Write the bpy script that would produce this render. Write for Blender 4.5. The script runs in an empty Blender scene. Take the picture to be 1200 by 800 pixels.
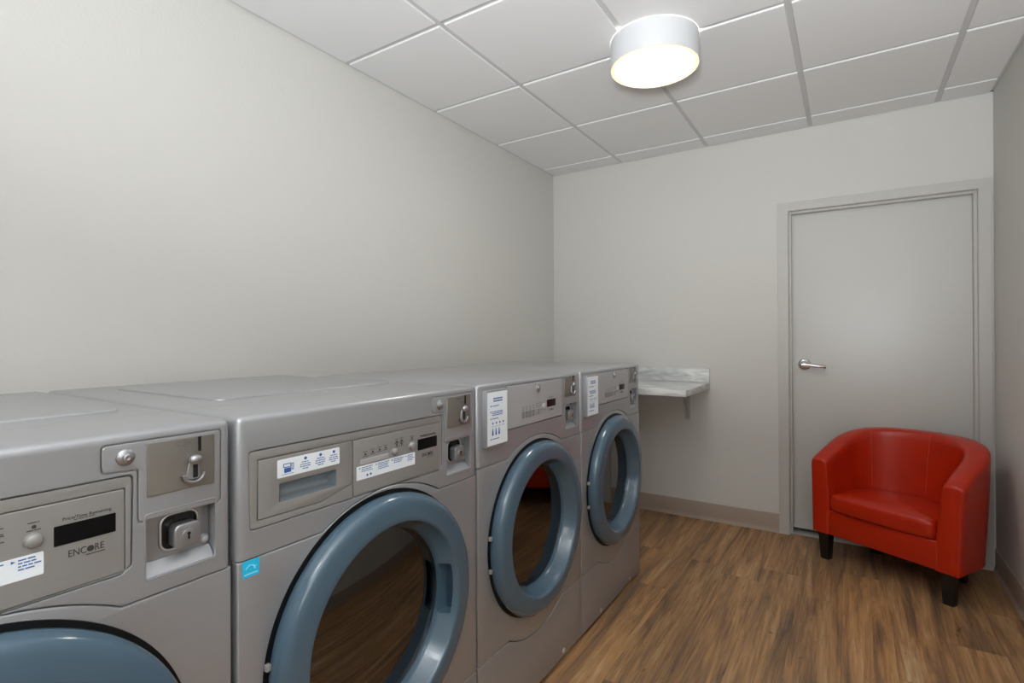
import bpy, bmesh, math, random
from mathutils import Matrix, Vector
random.seed(7)
PI = math.pi
sc = bpy.context.scene
COL = sc.collection

# ------------------------------------------------------------------ camera
F, CX, CY = 613.732, 603.1045, 393.543
YAW, PIT, ROL = 0.5683, 0.0029, -0.0045
CAM = Vector((1.9943, -3.709, 1.2449))
fw = Vector((-math.sin(YAW)*math.cos(PIT), math.cos(YAW)*math.cos(PIT), math.sin(PIT)))
r0 = Vector((math.cos(YAW), math.sin(YAW), 0))
u0 = r0.cross(fw)
rt = r0*math.cos(ROL) + u0*math.sin(ROL)
up = -r0*math.sin(ROL) + u0*math.cos(ROL)
cd = bpy.data.cameras.new('camera')
cd.sensor_fit = 'HORIZONTAL'
cd.sensor_width = 36.0
cd.lens = F/1200*36
cd.shift_x = (600-CX)/1200
cd.shift_y = (CY-400)/1200
cd.clip_start = 0.02
cam = bpy.data.objects.new('camera', cd)
COL.objects.link(cam)
M = Matrix(((rt.x, up.x, -fw.x, CAM.x), (rt.y, up.y, -fw.y, CAM.y), (rt.z, up.z, -fw.z, CAM.z), (0, 0, 0, 1)))
cam.matrix_world = M
sc.camera = cam

# ------------------------------------------------------------------ world, exposure, lights
W = bpy.data.worlds.new('world'); sc.world = W
W.use_nodes = True
W.node_tree.nodes['Background'].inputs[0].default_value = (0.8, 0.85, 0.9, 1)
W.node_tree.nodes['Background'].inputs[1].default_value = 0.05
sc.view_settings.view_transform = 'Standard'
sc.view_settings.look = 'None'
sc.view_settings.gamma = 1
sc.view_settings.use_curve_mapping = False
sc.view_settings.exposure = 0.2
LAMP_SEEN = 20.0          # glow of the drum lamp in view
LAMP_ADDED = 15.0         # glow of the unseen drum lamp added over the camera for brightness
LAMP_TOP = 1.0          # LED ring inside the drum, leaks over its top edge

def flash(loc, target, power, size, col):
    l = bpy.data.lights.new('bounce_flash', 'AREA'); l.energy = power; l.shape = 'DISK'; l.size = size; l.color = col; l.spread = math.radians(112)
    o = bpy.data.objects.new('bounce_flash', l); COL.objects.link(o); o.location = loc
    o.rotation_euler = (Vector(target)-Vector(loc)).to_track_quat('-Z', 'Y').to_euler()
# the photographer's flash, aimed at the ceiling behind the camera
flash((2.25, -4.9, 1.15), (2.1, -3.75, 2.53), 74, 0.5, (0.91, 0.96, 1.0))

# room sizes
RW, RH, RY = 2.6447, 2.5331, -5.45
MX = 1.0597
E0, E1, E2, E3 = -3.1856, -2.4571, -1.741, -1.0276

# ------------------------------------------------------------------ materials
def mat(name):
    m = bpy.data.materials.new(name); m.use_nodes = True
    nt = m.node_tree
    return m, nt, nt.nodes['Principled BSDF']
def srgb(r, g, b):
    f = lambda c: (c/255/12.92) if c/255 <= 0.04045 else ((c/255+0.055)/1.055)**2.4
    return (f(r), f(g), f(b), 1)
def simple(name, col, rough=0.5, metal=0.0, spec=0.5, coat=0.0, bump=None, bevel=0.0, vary=0.0, aniso=None):
    m, nt, p = mat(name)
    p.inputs['Base Color'].default_value = col
    p.inputs['Roughness'].default_value = rough
    p.inputs['Metallic'].default_value = metal
    p.inputs['Specular IOR Level'].default_value = spec
    p.inputs['Coat Weight'].default_value = coat
    p.inputs['Coat Roughness'].default_value = 0.08
    tc = nt.nodes.new('ShaderNodeTexCoord')
    nrm = None
    if bevel:
        bv = nt.nodes.new('ShaderNodeBevel'); bv.samples = 4
        bv.inputs['Radius'].default_value = bevel
        nrm = bv.outputs['Normal']
    if bump:
        scale, strength, dist = bump
        n = nt.nodes.new('ShaderNodeTexNoise'); n.inputs['Scale'].default_value = scale
        n.inputs['Detail'].default_value = 4
        nt.links.new(tc.outputs['Object'], n.inputs['Vector'])
        b = nt.nodes.new('ShaderNodeBump'); b.inputs['Strength'].default_value = strength
        b.inputs['Distance'].default_value = dist
        nt.links.new(n.outputs['Fac'], b.inputs['Height'])
        if nrm: nt.links.new(nrm, b.inputs['Normal'])
        nrm = b.outputs['Normal']
    if nrm: nt.links.new(nrm, p.inputs['Normal'])
    if vary:
        n = nt.nodes.new('ShaderNodeTexNoise'); n.inputs['Scale'].default_value = 9 if not aniso else 1
        n.inputs['Detail'].default_value = 5
        mp = nt.nodes.new('ShaderNodeMapping')
        if aniso: mp.inputs['Scale'].default_value = aniso
        nt.links.new(tc.outputs['Object'], mp.inputs['Vector'])
        nt.links.new(mp.outputs['Vector'], n.inputs['Vector'])
        mx = nt.nodes.new('ShaderNodeMix'); mx.data_type = 'RGBA'
        mx.inputs[6].default_value = tuple(c*(1-vary) for c in col[:3])+(1,)
        mx.inputs[7].default_value = tuple(min(1, c*(1+vary)) for c in col[:3])+(1,)
        nt.links.new(n.outputs['Fac'], mx.inputs[0])
        nt.links.new(mx.outputs[2], p.inputs['Base Color'])
    return m
def emitter(name, col, strength):
    m = bpy.data.materials.new(name); m.use_nodes = True
    nt = m.node_tree; nt.nodes.clear()
    e = nt.nodes.new('ShaderNodeEmission'); o = nt.nodes.new('ShaderNodeOutputMaterial')
    e.inputs[0].default_value = col; e.inputs[1].default_value = strength
    nt.links.new(e.outputs[0], o.inputs[0])
    return m

m_wall = simple('wall_paint', srgb(209, 207, 202), 0.7, spec=0.3, bump=(90, 0.25, 0.004))
m_wall_left = simple('left_wall_paint', srgb(209, 207, 202), 0.7, spec=0.3, bump=(90, 0.25, 0.004))
m_tile = simple('ceiling_tile', srgb(230, 229, 228), 0.9, spec=0.1, bump=(160, 0.15, 0.002))
m_grid = simple('ceiling_grid', srgb(204, 203, 202), 0.6)
m_base = simple('vinyl_base', srgb(166, 148, 134), 0.55, bump=(60, 0.1, 0.002))
m_door = simple('door_paint', srgb(198, 196, 191), 0.32, spec=0.45, bump=(140, 0.06, 0.002))
m_frame = simple('frame_paint', srgb(192, 189, 184), 0.38, bevel=0.002)
m_silver = simple('silver_paint', srgb(163, 164, 167), 0.34, metal=0.5, coat=0.3, bevel=0.0022, vary=0.03, aniso=(3, 3, 60))
m_panel = simple('panel_silver', srgb(162, 161, 159), 0.4, metal=0.5, bevel=0.001, vary=0.03, aniso=(3, 3, 200))
m_light_panel = simple('light_panel_silver', srgb(178, 178, 180), 0.42, metal=0.28, bevel=0.001)
m_steel = simple('worn_steel', srgb(150, 146, 140), 0.34, metal=0.75, bevel=0.001, vary=0.18)
m_chrome = simple('chrome', srgb(232, 233, 236), 0.26, metal=1.0)
m_zinc = simple('zinc_grey', srgb(165, 165, 168), 0.35, metal=0.8, bevel=0.001)
m_pocket = simple('pocket_grey', srgb(150, 158, 164), 0.3, metal=0.5)
m_blue = simple('blue_plastic', srgb(72, 95, 111), 0.2, spec=0.5, coat=0.35)
m_gasket = simple('black_rubber', srgb(10, 11, 13), 0.5, spec=0.2)
m_black = simple('black_plastic', srgb(14, 13, 14), 0.25)
m_disp = simple('display_window', srgb(10, 8, 10), 0.35, spec=0.2)
m_disp_red = simple('display_window_red', srgb(40, 12, 14), 0.35, spec=0.2)
m_paper = simple('sticker_white', srgb(232, 238, 243), 0.4)
m_blueink = simple('blue_ink', srgb(48, 92, 165), 0.5)
m_greyink = simple('grey_ink', srgb(112, 110, 110), 0.5)
m_darkink = simple('dark_ink', srgb(58, 55, 54), 0.5)
m_cyan = simple('cyan_sticker', srgb(38, 190, 236), 0.35)
m_cyanlight = simple('pale_cyan_ink', srgb(150, 228, 248), 0.4)
m_red = simple('red_leather', srgb(182, 37, 6), 0.32, spec=0.4, coat=0.1, bump=(120, 0.12, 0.003), vary=0.16)
m_redseam = simple('red_thread', srgb(196, 70, 40), 0.5)
m_leg = simple('black_wood', srgb(20, 17, 16), 0.35, bevel=0.002)
m_lampwhite = simple('lamp_white', srgb(205, 206, 208), 0.45)
m_alu = simple('aluminium', srgb(190, 188, 184), 0.4, metal=0.6)
m_cap = simple('grey_cap', srgb(200, 196, 192), 0.4)
m_drum = simple('drum_steel', srgb(120, 118, 116), 0.4, metal=0.8)
m_tub = simple('tub_dark', srgb(40, 40, 42), 0.6)
m_rim = simple('cream_acrylic', srgb(240, 226, 204), 0.4)
m_rim.node_tree.nodes['Principled BSDF'].inputs['Emission Color'].default_value = (1.0, 0.80, 0.58, 1)
m_rim.node_tree.nodes['Principled BSDF'].inputs['Emission Strength'].default_value = 0.45
m_glow = emitter('lamp_diffuser', (1.0, 0.96, 0.90, 1), LAMP_SEEN)
m_glow_added = emitter('added_lamp_diffuser', (0.95, 0.97, 1.0, 1), LAMP_ADDED)
m_glow_top = emitter('lamp_led_ring', (1.0, 0.84, 0.55, 1), LAMP_TOP)

def marble_mat():
    m, nt, p = mat('grey_marble_laminate')
    tc = nt.nodes.new('ShaderNodeTexCoord')
    mp = nt.nodes.new('ShaderNodeMapping'); mp.inputs['Scale'].default_value = (2.2, 5, 9)
    mp.inputs['Rotation'].default_value = (0.1, 0.25, 0.35)
    nt.links.new(tc.outputs['Object'], mp.inputs['Vector'])
    n = nt.nodes.new('ShaderNodeTexNoise'); n.inputs['Scale'].default_value = 2.4
    n.inputs['Detail'].default_value = 7; n.inputs['Distortion'].default_value = 1.3
    nt.links.new(mp.outputs['Vector'], n.inputs['Vector'])
    cr = nt.nodes.new('ShaderNodeValToRGB')
    cr.color_ramp.elements[0].position = 0.3; cr.color_ramp.elements[0].color = srgb(172, 176, 178)
    cr.color_ramp.elements[1].position = 0.62; cr.color_ramp.elements[1].color = srgb(226, 226, 224)
    nt.links.new(n.outputs['Fac'], cr.inputs[0])
    nt.links.new(cr.outputs[0], p.inputs['Base Color'])
    p.inputs['Roughness'].default_value = 0.35
    return m
m_marble = marble_mat()

def floor_mat():
    m, nt, p = mat('vinyl_plank')
    N, L = nt.nodes, nt.links
    tc = N.new('ShaderNodeTexCoord')
    sep = N.new('ShaderNodeSeparateXYZ'); L.new(tc.outputs['Object'], sep.inputs[0])
    def mth(op, a, b=None, c=None):
        n = N.new('ShaderNodeMath'); n.operation = op
        for i, v in enumerate((a, b, c)):
            if v is None: continue
            if isinstance(v, (int, float)): n.inputs[i].default_value = v
            else: L.new(v, n.inputs[i])
        return n.outputs[0]
    PW, PL = 0.181, 1.22
    fx = mth('DIVIDE', mth('ADD', sep.outputs[0], 0.03), PW)
    row = mth('FLOOR', fx)
    wn1 = N.new('ShaderNodeTexWhiteNoise'); wn1.noise_dimensions = '1D'
    L.new(row, wn1.inputs['W'])
    fy = mth('ADD', mth('DIVIDE', sep.outputs[1], PL), wn1.outputs['Value'])
    colm = mth('FLOOR', fy)
    cv = N.new('ShaderNodeCombineXYZ'); L.new(row, cv.inputs[0]); L.new(colm, cv.inputs[1])
    wn2 = N.new('ShaderNodeTexWhiteNoise'); wn2.noise_dimensions = '3D'; L.new(cv.outputs[0], wn2.inputs['Vector'])
    rnd = wn2.outputs['Value']
    # grain, running along y, shifted per plank
    off = N.new('ShaderNodeVectorMath'); off.operation = 'SCALE'; L.new(wn2.outputs['Color'], off.inputs[0]); off.inputs['Scale'].default_value = 17.0
    ad = N.new('ShaderNodeVectorMath'); ad.operation = 'ADD'; L.new(tc.outputs['Object'], ad.inputs[0]); L.new(off.outputs[0], ad.inputs[1])
    def noise(scale, sx, sy, detail, dist):
        mp = N.new('ShaderNodeMapping'); mp.inputs['Scale'].default_value = (sx, sy, 1)
        L.new(ad.outputs[0], mp.inputs['Vector'])
        n = N.new('ShaderNodeTexNoise'); n.inputs['Scale'].default_value = scale; n.inputs['Detail'].default_value = detail
        n.inputs['Distortion'].default_value = dist; n.inputs['Roughness'].default_value = 0.6
        L.new(mp.outputs[0], n.inputs['Vector'])
        return n.outputs['Fac']
    broad = noise(1.0, 11, 0.8, 7, 1.3)
    streak = noise(1.0, 30, 1.1, 4, 0.9)
    fine = noise(1.0, 110, 5, 6, 0.6)
    knots = noise(1.0, 24, 7, 2, 1.5)
    cr = N.new('ShaderNodeValToRGB')
    e = cr.color_ramp.elements
    e[0].position = 0.33; e[0].color = srgb(112, 92, 74)
    e[1].position = 0.71; e[1].color = srgb(200, 170, 134)
    k = e.new(0.46); k.color = srgb(158, 122, 88)
    k = e.new(0.55); k.color = srgb(182, 140, 96)
    L.new(broad, cr.inputs[0])
    # fine streaks
    def mix(kind, fac, a, b):
        n = N.new('ShaderNodeMix'); n.data_type = 'RGBA'; n.blend_type = kind
        if isinstance(fac, (int, float)): n.inputs[0].default_value = fac
        else: L.new(fac, n.inputs[0])
        for i, v in ((6, a), (7, b)):
            if isinstance(v, tuple): n.inputs[i].default_value = v
            else: L.new(v, n.inputs[i])
        return n.outputs[2]
    fr = N.new('ShaderNodeValToRGB')
    fr.color_ramp.elements[0].position = 0.36; fr.color_ramp.elements[0].color = (0.52, 0.50, 0.48, 1)
    fr.color_ramp.elements[1].position = 0.6; fr.color_ramp.elements[1].color = (1, 1, 1, 1)
    L.new(fine, fr.inputs[0])
    c1 = mix('MULTIPLY', 0.6, cr.outputs[0], fr.outputs[0])
    sr = N.new('ShaderNodeValToRGB')
    sr.color_ramp.elements[0].position = 0.28; sr.color_ramp.elements[0].color = (0.42, 0.40, 0.38, 1)
    sr.color_ramp.elements[1].position = 0.46; sr.color_ramp.elements[1].color = (1, 1, 1, 1)
    L.new(streak, sr.inputs[0])
    c1 = mix('MULTIPLY', 0.55, c1, sr.outputs[0])
    # plank tone
    pt = N.new('ShaderNodeValToRGB')
    pt.color_ramp.elements[0].color = (0.84, 0.85, 0.87, 1); pt.color_ramp.elements[1].color = (1.10, 1.05, 0.98, 1)
    L.new(rnd, pt.inputs[0])
    c2 = mix('MULTIPLY', 1.0, c1, pt.outputs[0])
    kr = N.new('ShaderNodeValToRGB')
    kr.color_ramp.elements[0].position = 0.24; kr.color_ramp.elements[0].color = (1, 1, 1, 1)
    kr.color_ramp.elements[1].position = 0.33; kr.color_ramp.elements[1].color = (0, 0, 0, 1)
    L.new(knots, kr.inputs[0])
    c3 = mix('MIX', mth('MULTIPLY', kr.outputs[0], 0.6), c2, srgb(78, 54, 38))
    # joints
    ex = mth('ABSOLUTE', mth('SUBTRACT', mth('FRACT', fx), 0.5))
    ey = mth('ABSOLUTE', mth('SUBTRACT', mth('FRACT', fy), 0.5))
    jx = mth('GREATER_THAN', ex, 0.5-0.004)
    jy = mth('GREATER_THAN', ey, 0.5-0.0009)
    j = mth('MAXIMUM', jx, jy)
    c4 = mix('MIX', mth('MULTIPLY', j, 0.45), c3, srgb(80, 58, 42))
    L.new(c4, p.inputs['Base Color'])
    p.inputs['Roughness'].default_value = 0.42
    p.inputs['Specular IOR Level'].default_value = 0.4
    b = N.new('ShaderNodeBump'); b.inputs['Strength'].default_value = 0.12; b.inputs['Distance'].default_value = 0.002
    L.new(fine, b.inputs['Height']); L.new(b.outputs[0], p.inputs['Normal'])
    return m
m_floor = floor_mat()

def glass_mat():
    m = bpy.data.materials.new('smoked_glass'); m.use_nodes = True
    nt = m.node_tree; nt.nodes.clear()
    o = nt.nodes.new('ShaderNodeOutputMaterial')
    t = nt.nodes.new('ShaderNodeBsdfTransparent'); t.inputs[0].default_value = (0.35, 0.35, 0.36, 1)
    g = nt.nodes.new('ShaderNodeBsdfGlossy'); g.inputs['Roughness'].default_value = 0.03
    g.inputs[0].default_value = (1, 1, 1, 1)
    fr = nt.nodes.new('ShaderNodeFresnel'); fr.inputs[0].default_value = 2.0
    mx = nt.nodes.new('ShaderNodeMixShader')
    nt.links.new(fr.outputs[0], mx.inputs[0]); nt.links.new(t.outputs[0], mx.inputs[1]); nt.links.new(g.outputs[0], mx.inputs[2])
    nt.links.new(mx.outputs[0], o.inputs[0])
    return m
m_glass = glass_mat()

# ------------------------------------------------------------------ mesh helpers
PERM = Matrix(((0, 0, 1, 0), (1, 0, 0, 0), (0, 1, 0, 0), (0, 0, 0, 1)))   # (a,b,c) -> (x=c, y=a, z=b): a sheet facing +x
def eval_mesh(ob):
    dg = bpy.context.evaluated_depsgraph_get()
    dg.update()
    me = bpy.data.meshes.new_from_object(ob.evaluated_get(dg))
    return me
class MB:
    def __init__(s): s.bm = bmesh.new()
    def add(s, me, mtx=None):
        if mtx is not None: me.transform(mtx)
        s.bm.from_mesh(me); bpy.data.meshes.remove(me); return s
    def addbm(s, b, mtx=None):
        me = bpy.data.meshes.new('t'); b.to_mesh(me); b.free(); return s.add(me, mtx)
    def box(s, x0, x1, y0, y1, z0, z1, bev=0.0, seg=2, mtx=None):
        b = bmesh.new(); bmesh.ops.create_cube(b, size=1)
        for v in b.verts:
            v.co = Vector(((x0+x1)/2+v.co.x*(x1-x0), (y0+y1)/2+v.co.y*(y1-y0), (z0+z1)/2+v.co.z*(z1-z0)))
        if bev: bmesh.ops.bevel(b, geom=b.edges[:], offset=bev, segments=seg, profile=0.5, affect='EDGES')
        return s.addbm(b, mtx)
    def lathe(s, prof, origin, axis='x', n=72, closed=False, cap=True):
        b = bmesh.new(); rings = []
        for (h, r) in prof:
            ring = []
            for k in range(n):
                a = 2*PI*k/n; c, d = r*math.cos(a), r*math.sin(a)
                if axis == 'x': co = Vector((h, c, d))
                elif axis == 'z': co = Vector((c, d, h))
                else: co = Vector((d, h, c))
                ring.append(b.verts.new(co+Vector(origin)))
            rings.append(ring)
        m = len(rings)
        for i in range(m if closed else m-1):
            A, B = rings[i], rings[(i+1) % m]
            for k in range(n):
                b.faces.new((A[k], A[(k+1) % n], B[(k+1) % n], B[k]))
        if not closed and cap:
            b.faces.new(rings[0]); b.faces.new(rings[-1])
        bmesh.ops.remove_doubles(b, verts=b.verts[:], dist=1e-6)
        bmesh.ops.recalc_face_normals(b, faces=b.faces[:])
        return s.addbm(b)
    def ball(s, c, rx, ry, rz, seg=20):
        b = bmesh.new(); bmesh.ops.create_uvsphere(b, u_segments=seg, v_segments=seg//2, radius=1)
        for v in b.verts: v.co = Vector((c[0]+v.co.x*rx, c[1]+v.co.y*ry, c[2]+v.co.z*rz))
        return s.addbm(b)
    def plate(s, loops, x0, x1, bev=0.0, mtx=PERM, shift=True):
        cu = bpy.data.curves.new('t', 'CURVE'); cu.dimensions = '2D'; cu.fill_mode = 'BOTH'
        cu.extrude = max(1e-5, (x1-x0)/2-bev); cu.bevel_depth = bev; cu.bevel_resolution = 2; cu.offset = -bev
        for lp in loops:
            sp = cu.splines.new('POLY'); sp.points.add(len(lp)-1)
            for q, p in zip(sp.points, lp): q.co = (p[0], p[1], 0, 1)
            sp.use_cyclic_u = True
        ob = bpy.data.objects.new('t', cu); COL.objects.link(ob)
        me = eval_mesh(ob)
        bpy.data.objects.remove(ob); bpy.data.curves.remove(cu)
        me.transform(Matrix.Translation((0, 0, (x0+x1)/2)))
        return s.add(me, mtx)
    def text(s, body, u, z, size, x, depth=0.0004, align='CENTER', sx=1.0, mtx=PERM, spacing=1.0):
        cu = bpy.data.curves.new('t', 'FONT'); cu.body = body; cu.size = size; cu.extrude = depth
        cu.align_x = align; cu.align_y = 'CENTER'; cu.space_character = spacing
        ob = bpy.data.objects.new('t', cu); COL.objects.link(ob)
        me = eval_mesh(ob)
        bpy.data.objects.remove(ob); bpy.data.curves.remove(cu)
        me.transform(Matrix.Translation((u, z, x)) @ Matrix.Scale(sx, 4, (1, 0, 0)))
        return s.add(me, mtx)
    def tube(s, pts, r, n=8, closed=False):
        cu = bpy.data.curves.new('t', 'CURVE'); cu.dimensions = '3D'; cu.bevel_depth = r; cu.bevel_resolution = max(1, n//4); cu.use_fill_caps = True
        sp = cu.splines.new('POLY'); sp.points.add(len(pts)-1)
        for q, p in zip(sp.points, pts): q.co = (*p, 1)
        sp.use_cyclic_u = closed
        ob = bpy.data.objects.new('t', cu); COL.objects.link(ob)
        me = eval_mesh(ob); bpy.data.objects.remove(ob); bpy.data.curves.remove(cu)
        return s.add(me)
    def cut(s, cutters):
        """boolean difference with a list of MB"""
        me = bpy.data.meshes.new('t'); s.bm.to_mesh(me)
        ob = bpy.data.objects.new('t', me); COL.objects.link(ob); tmp = []
        for c in cutters:
            cm = bpy.data.meshes.new('t'); bmesh.ops.remove_doubles(c.bm, verts=c.bm.verts[:], dist=1e-5)
            bmesh.ops.recalc_face_normals(c.bm, faces=c.bm.faces[:])
            c.bm.to_mesh(cm); c.bm.free()
            co = bpy.data.objects.new('t', cm); COL.objects.link(co); tmp.append(co)
            md = ob.modifiers.new('b', 'BOOLEAN'); md.operation = 'DIFFERENCE'; md.solver = 'EXACT'; md.object = co
        out = eval_mesh(ob)
        for o in [ob]+tmp:
            d = o.data; bpy.data.objects.remove(o); bpy.data.meshes.remove(d)
        s.bm.free(); s.bm = bmesh.new(); s.bm.from_mesh(out); bpy.data.meshes.remove(out)
        return s
    def build(s, name, m, parent=None, angle=35, weld=True):
        if weld: bmesh.ops.remove_doubles(s.bm, verts=s.bm.verts[:], dist=1e-6)
        for f in s.bm.faces: f.smooth = True; f.material_index = 0
        lim = math.radians(angle)
        for e in s.bm.edges:
            e.smooth = len(e.link_faces) == 2 and e.calc_face_angle(9) < lim
        me = bpy.data.meshes.new(name); s.bm.to_mesh(me); s.bm.free()
        me.materials.clear(); me.materials.append(m)
        o = bpy.data.objects.new(name, me); COL.objects.link(o)
        if parent: o.parent = parent
        return o
def rr(u0, z0, u1, z1, r=0.004, n=4):
    return rpoly([(u0, z0), (u1, z0), (u1, z1), (u0, z1)], r, n)
def rpoly(pts, r, n=4):
    out = []; m = len(pts)
    for i, p in enumerate(pts):
        p = Vector(p); a = Vector(pts[i-1])-p; b = Vector(pts[(i+1) % m])-p
        ri = r[i] if isinstance(r, (list, tuple)) else r
        la, lb = a.length, b.length; a.normalize(); b.normalize()
        ang = a.angle(b)
        if ri <= 0 or ang > PI-0.05: out.append(tuple(p)); continue
        d = min(ri/math.tan(ang/2), la*0.45, lb*0.45); rad = d*math.tan(ang/2)
        bis = (a+b).normalized(); c = p+bis*(rad/math.sin(ang/2))
        s_ = p+a*d-c; e_ = p+b*d-c
        a0 = math.atan2(s_.y, s_.x); a1 = math.atan2(e_.y, e_.x)
        da = (a1-a0+PI) % (2*PI)-PI
        for k in range(n+1):
            t = a0+da*k/n; out.append((c.x+rad*math.cos(t), c.y+rad*math.sin(t)))
    return out
def circle(u, z, r, n=72): return [(u+r*math.cos(2*PI*k/n), z+r*math.sin(2*PI*k/n)) for k in range(n)]
def arc(cu, cz, r, a0, a1, n): return [(cu+r*math.cos(a0+(a1-a0)*k/n), cz+r*math.sin(a0+(a1-a0)*k/n)) for k in range(n+1)]
def thing(name, label, cat, loc=(0, 0, 0), rz=0, group=None):
    o = bpy.data.objects.new(name, None); COL.objects.link(o); o.empty_display_size = 0.1
    o.location = loc; o.rotation_euler = (0, 0, rz); o['label'] = label; o['category'] = cat
    if group: o['group'] = group
    return o
def struct(o, label=None, cat=None):
    o['kind'] = 'structure'
    if label: o['label'] = label
    if cat: o['category'] = cat
    return o
def copy_tree(o, parent=None):
    c = o.copy(); COL.objects.link(c)
    if parent: c.parent = parent
    for ch in list(o.children): copy_tree(ch, c)
    return c

# ================================================================== ROOM
struct(MB().box(-0.1, RW+0.1, RY-0.1, 0.35, -0.1, 0).build('floor', m_floor), 'wood look vinyl plank floor of the laundry room', 'floor')
struct(MB().box(-0.1, 0, RY-0.1, 0.1, 0, RH+0.1).build('wall_left', m_wall_left), 'pale grey wall behind the row of machines', 'wall')
struct(MB().box(RW, RW+0.1, RY-0.1, 0.1, 0, RH+0.1).build('wall_right', m_wall), 'pale grey wall at the right edge beside the red chair', 'wall')
struct(MB().box(-0.1, RW+0.1, RY-0.1, RY, 0, RH+0.1).build('wall_rear', m_wall), 'pale grey wall behind the camera', 'wall')
DX0, DX1, DZ = 1.6725, 2.5825, 2.032           # door opening
w = MB()
w.box(-0.1, DX0, 0, 0.12, 0, RH+0.1); w.box(DX1, RW+0.1, 0, 0.12, 0, RH+0.1); w.box(DX0, DX1, 0, 0.12, DZ, RH+0.1)
struct(w.build('wall_back', m_wall), 'pale grey far wall with the door and marble shelf', 'wall')

# ceiling: lay-in tiles that drop just below a grid of narrow bars
TX = [0.0, 0.581, 1.1906, 1.8002, 2.4098, RW]
TY = [0.0, -0.1935]
while TY[-1] > RY: TY.append(TY[-1]-0.6214)
TY[-1] = RY
cl = MB()
for i in range(len(TX)-1):
    for j in range(len(TY)-1):
        a0 = TX[i]+(0.014 if i == 0 else 0.0125); a1 = TX[i+1]-(0.014 if i == len(TX)-2 else 0.0125)
        b1 = TY[j]-(0.014 if j == 0 else 0.0125); b0 = TY[j+1]+(0.014 if j == len(TY)-2 else 0.0125)
        cl.box(a0, a1, b0, b1, RH, RH+0.03, 0.0015, 1)
ceil = struct(cl.build('ceiling', m_tile), 'white lay-in ceiling tiles', 'ceiling')
g = MB()
g.box(-0.1, RW+0.1, RY-0.1, 0.1, RH+0.03, RH+0.06)
for x in TX[1:-1]: g.box(x-0.0125, x+0.0125, RY, 0, RH+0.007, RH+0.03)
for y in TY[1:-1]: g.box(0, RW, y-0.0125, y+0.0125, RH+0.0075, RH+0.03)
for (a, b, c, d) in ((0, 0.02, RY, 0), (RW-0.02, RW, RY, 0), (0, RW, -0.02, 0), (0, RW, RY, RY+0.02)): g.box(a, b, c, d, RH+0.006, RH+0.03)
g.build('grid', m_grid, ceil)

# cove base
def cove(length):
    prof = [(0, 0), (0.016, 0), (0.0155, 0.003), (0.009, 0.010), (0.0055, 0.020), (0.004, 0.032), (0.004, 0.112), (0.002, 0.116), (0, 0.117)]
    b = bmesh.new(); A = [b.verts.new((0, p[0], p[1])) for p in prof]; B = [b.verts.new((length, p[0], p[1])) for p in prof]
    n = len(prof)
    for k in range(n): b.faces.new((A[k], A[(k+1) % n], B[(k+1) % n], B[k]))
    b.faces.new(A); b.faces.new(B); bmesh.ops.recalc_face_normals(b, faces=b.faces[:])
    return b
def baseboard(name, p, ang, length, label):
    struct(MB().addbm(cove(length), Matrix.Translation(p) @ Matrix.Rotation(ang, 4, 'Z')).build(name, m_base), label, 'baseboard')
baseboard('baseboard_back', (1.6145, 0, 0), PI, 1.6145, 'taupe vinyl cove base along the far wall left of the door')
baseboard('baseboard_right', (RW, RY, 0), PI/2, -RY, 'taupe vinyl cove base along the right wall')
baseboard('baseboard_left', (0, 0, 0), -PI/2, -RY, 'taupe vinyl cove base along the left wall behind the machines')

# door with steel frame
door = bpy.data.objects.new('door_1', None); COL.objects.link(door); door.location = (0, 0, 0)
struct(door, 'grey flush door in a grey steel frame behind the red chair', 'door')
f = MB()
for (a, b) in ((1.6155, DX0), (DX1, 2.634)):
    f.box(a, b, -0.014, 0.0, 0, DZ)
f.box(1.6155, 2.634, -0.014, 0.0, DZ, 2.0835)
f.box(DX0-0.002, DX0+0.003, -0.012, 0.12, 0, DZ); f.box(DX1-0.003, DX1+0.002, -0.012, 0.12, 0, DZ); f.box(DX0, DX1, -0.012, 0.12, DZ-0.003, DZ+0.002)
f.box(DX0, DX0+0.017, 0.016, 0.06, 0, DZ-0.015); f.box(DX1-0.017, DX1, 0.016, 0.06, 0, DZ-0.015); f.box(DX0, DX1, 0.016, 0.06, DZ-0.017, DZ)
f.build('door_frame', m_frame, door, weld=False)
MB().box(DX0+0.005, DX1-0.005, 0.062, 0.105, 0.03, DZ-0.006, 0.001, 1).build('door_panel', m_door, door)
MB().box(DX0, DX1, 0.0, 0.12, 0.0, 0.011, 0.004, 2).build('threshold', m_alu, door)
MB().box(DX0, DX1, 0.108, 0.118, 0.0, DZ).build('dark_backing', m_black, door)  # black sheet behind the door, paints the darkness of the gap under it
hx, hz, hy = 1.757, 1.068, 0.062
h = MB(); h.lathe([(hy, 0.036), (hy-0.008, 0.036), (hy-0.013, 0.032), (hy-0.016, 0.022), (hy-0.05, 0.011), (hy-0.052, 0.0)], (hx, 0, hz), 'y', 40)
hd = h.build('door_handle', m_chrome, door)
h = MB(); h.tube([(hx-0.012, hy-0.055, hz-0.002), (hx+0.03, hy-0.058, hz-0.004), (hx+0.07, hy-0.058, hz-0.009), (hx+0.104, hy-0.055, hz-0.012), (hx+0.112, hy-0.05, hz-0.013)], 0.0120, 12)
h.build('lever', m_chrome, hd)

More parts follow.
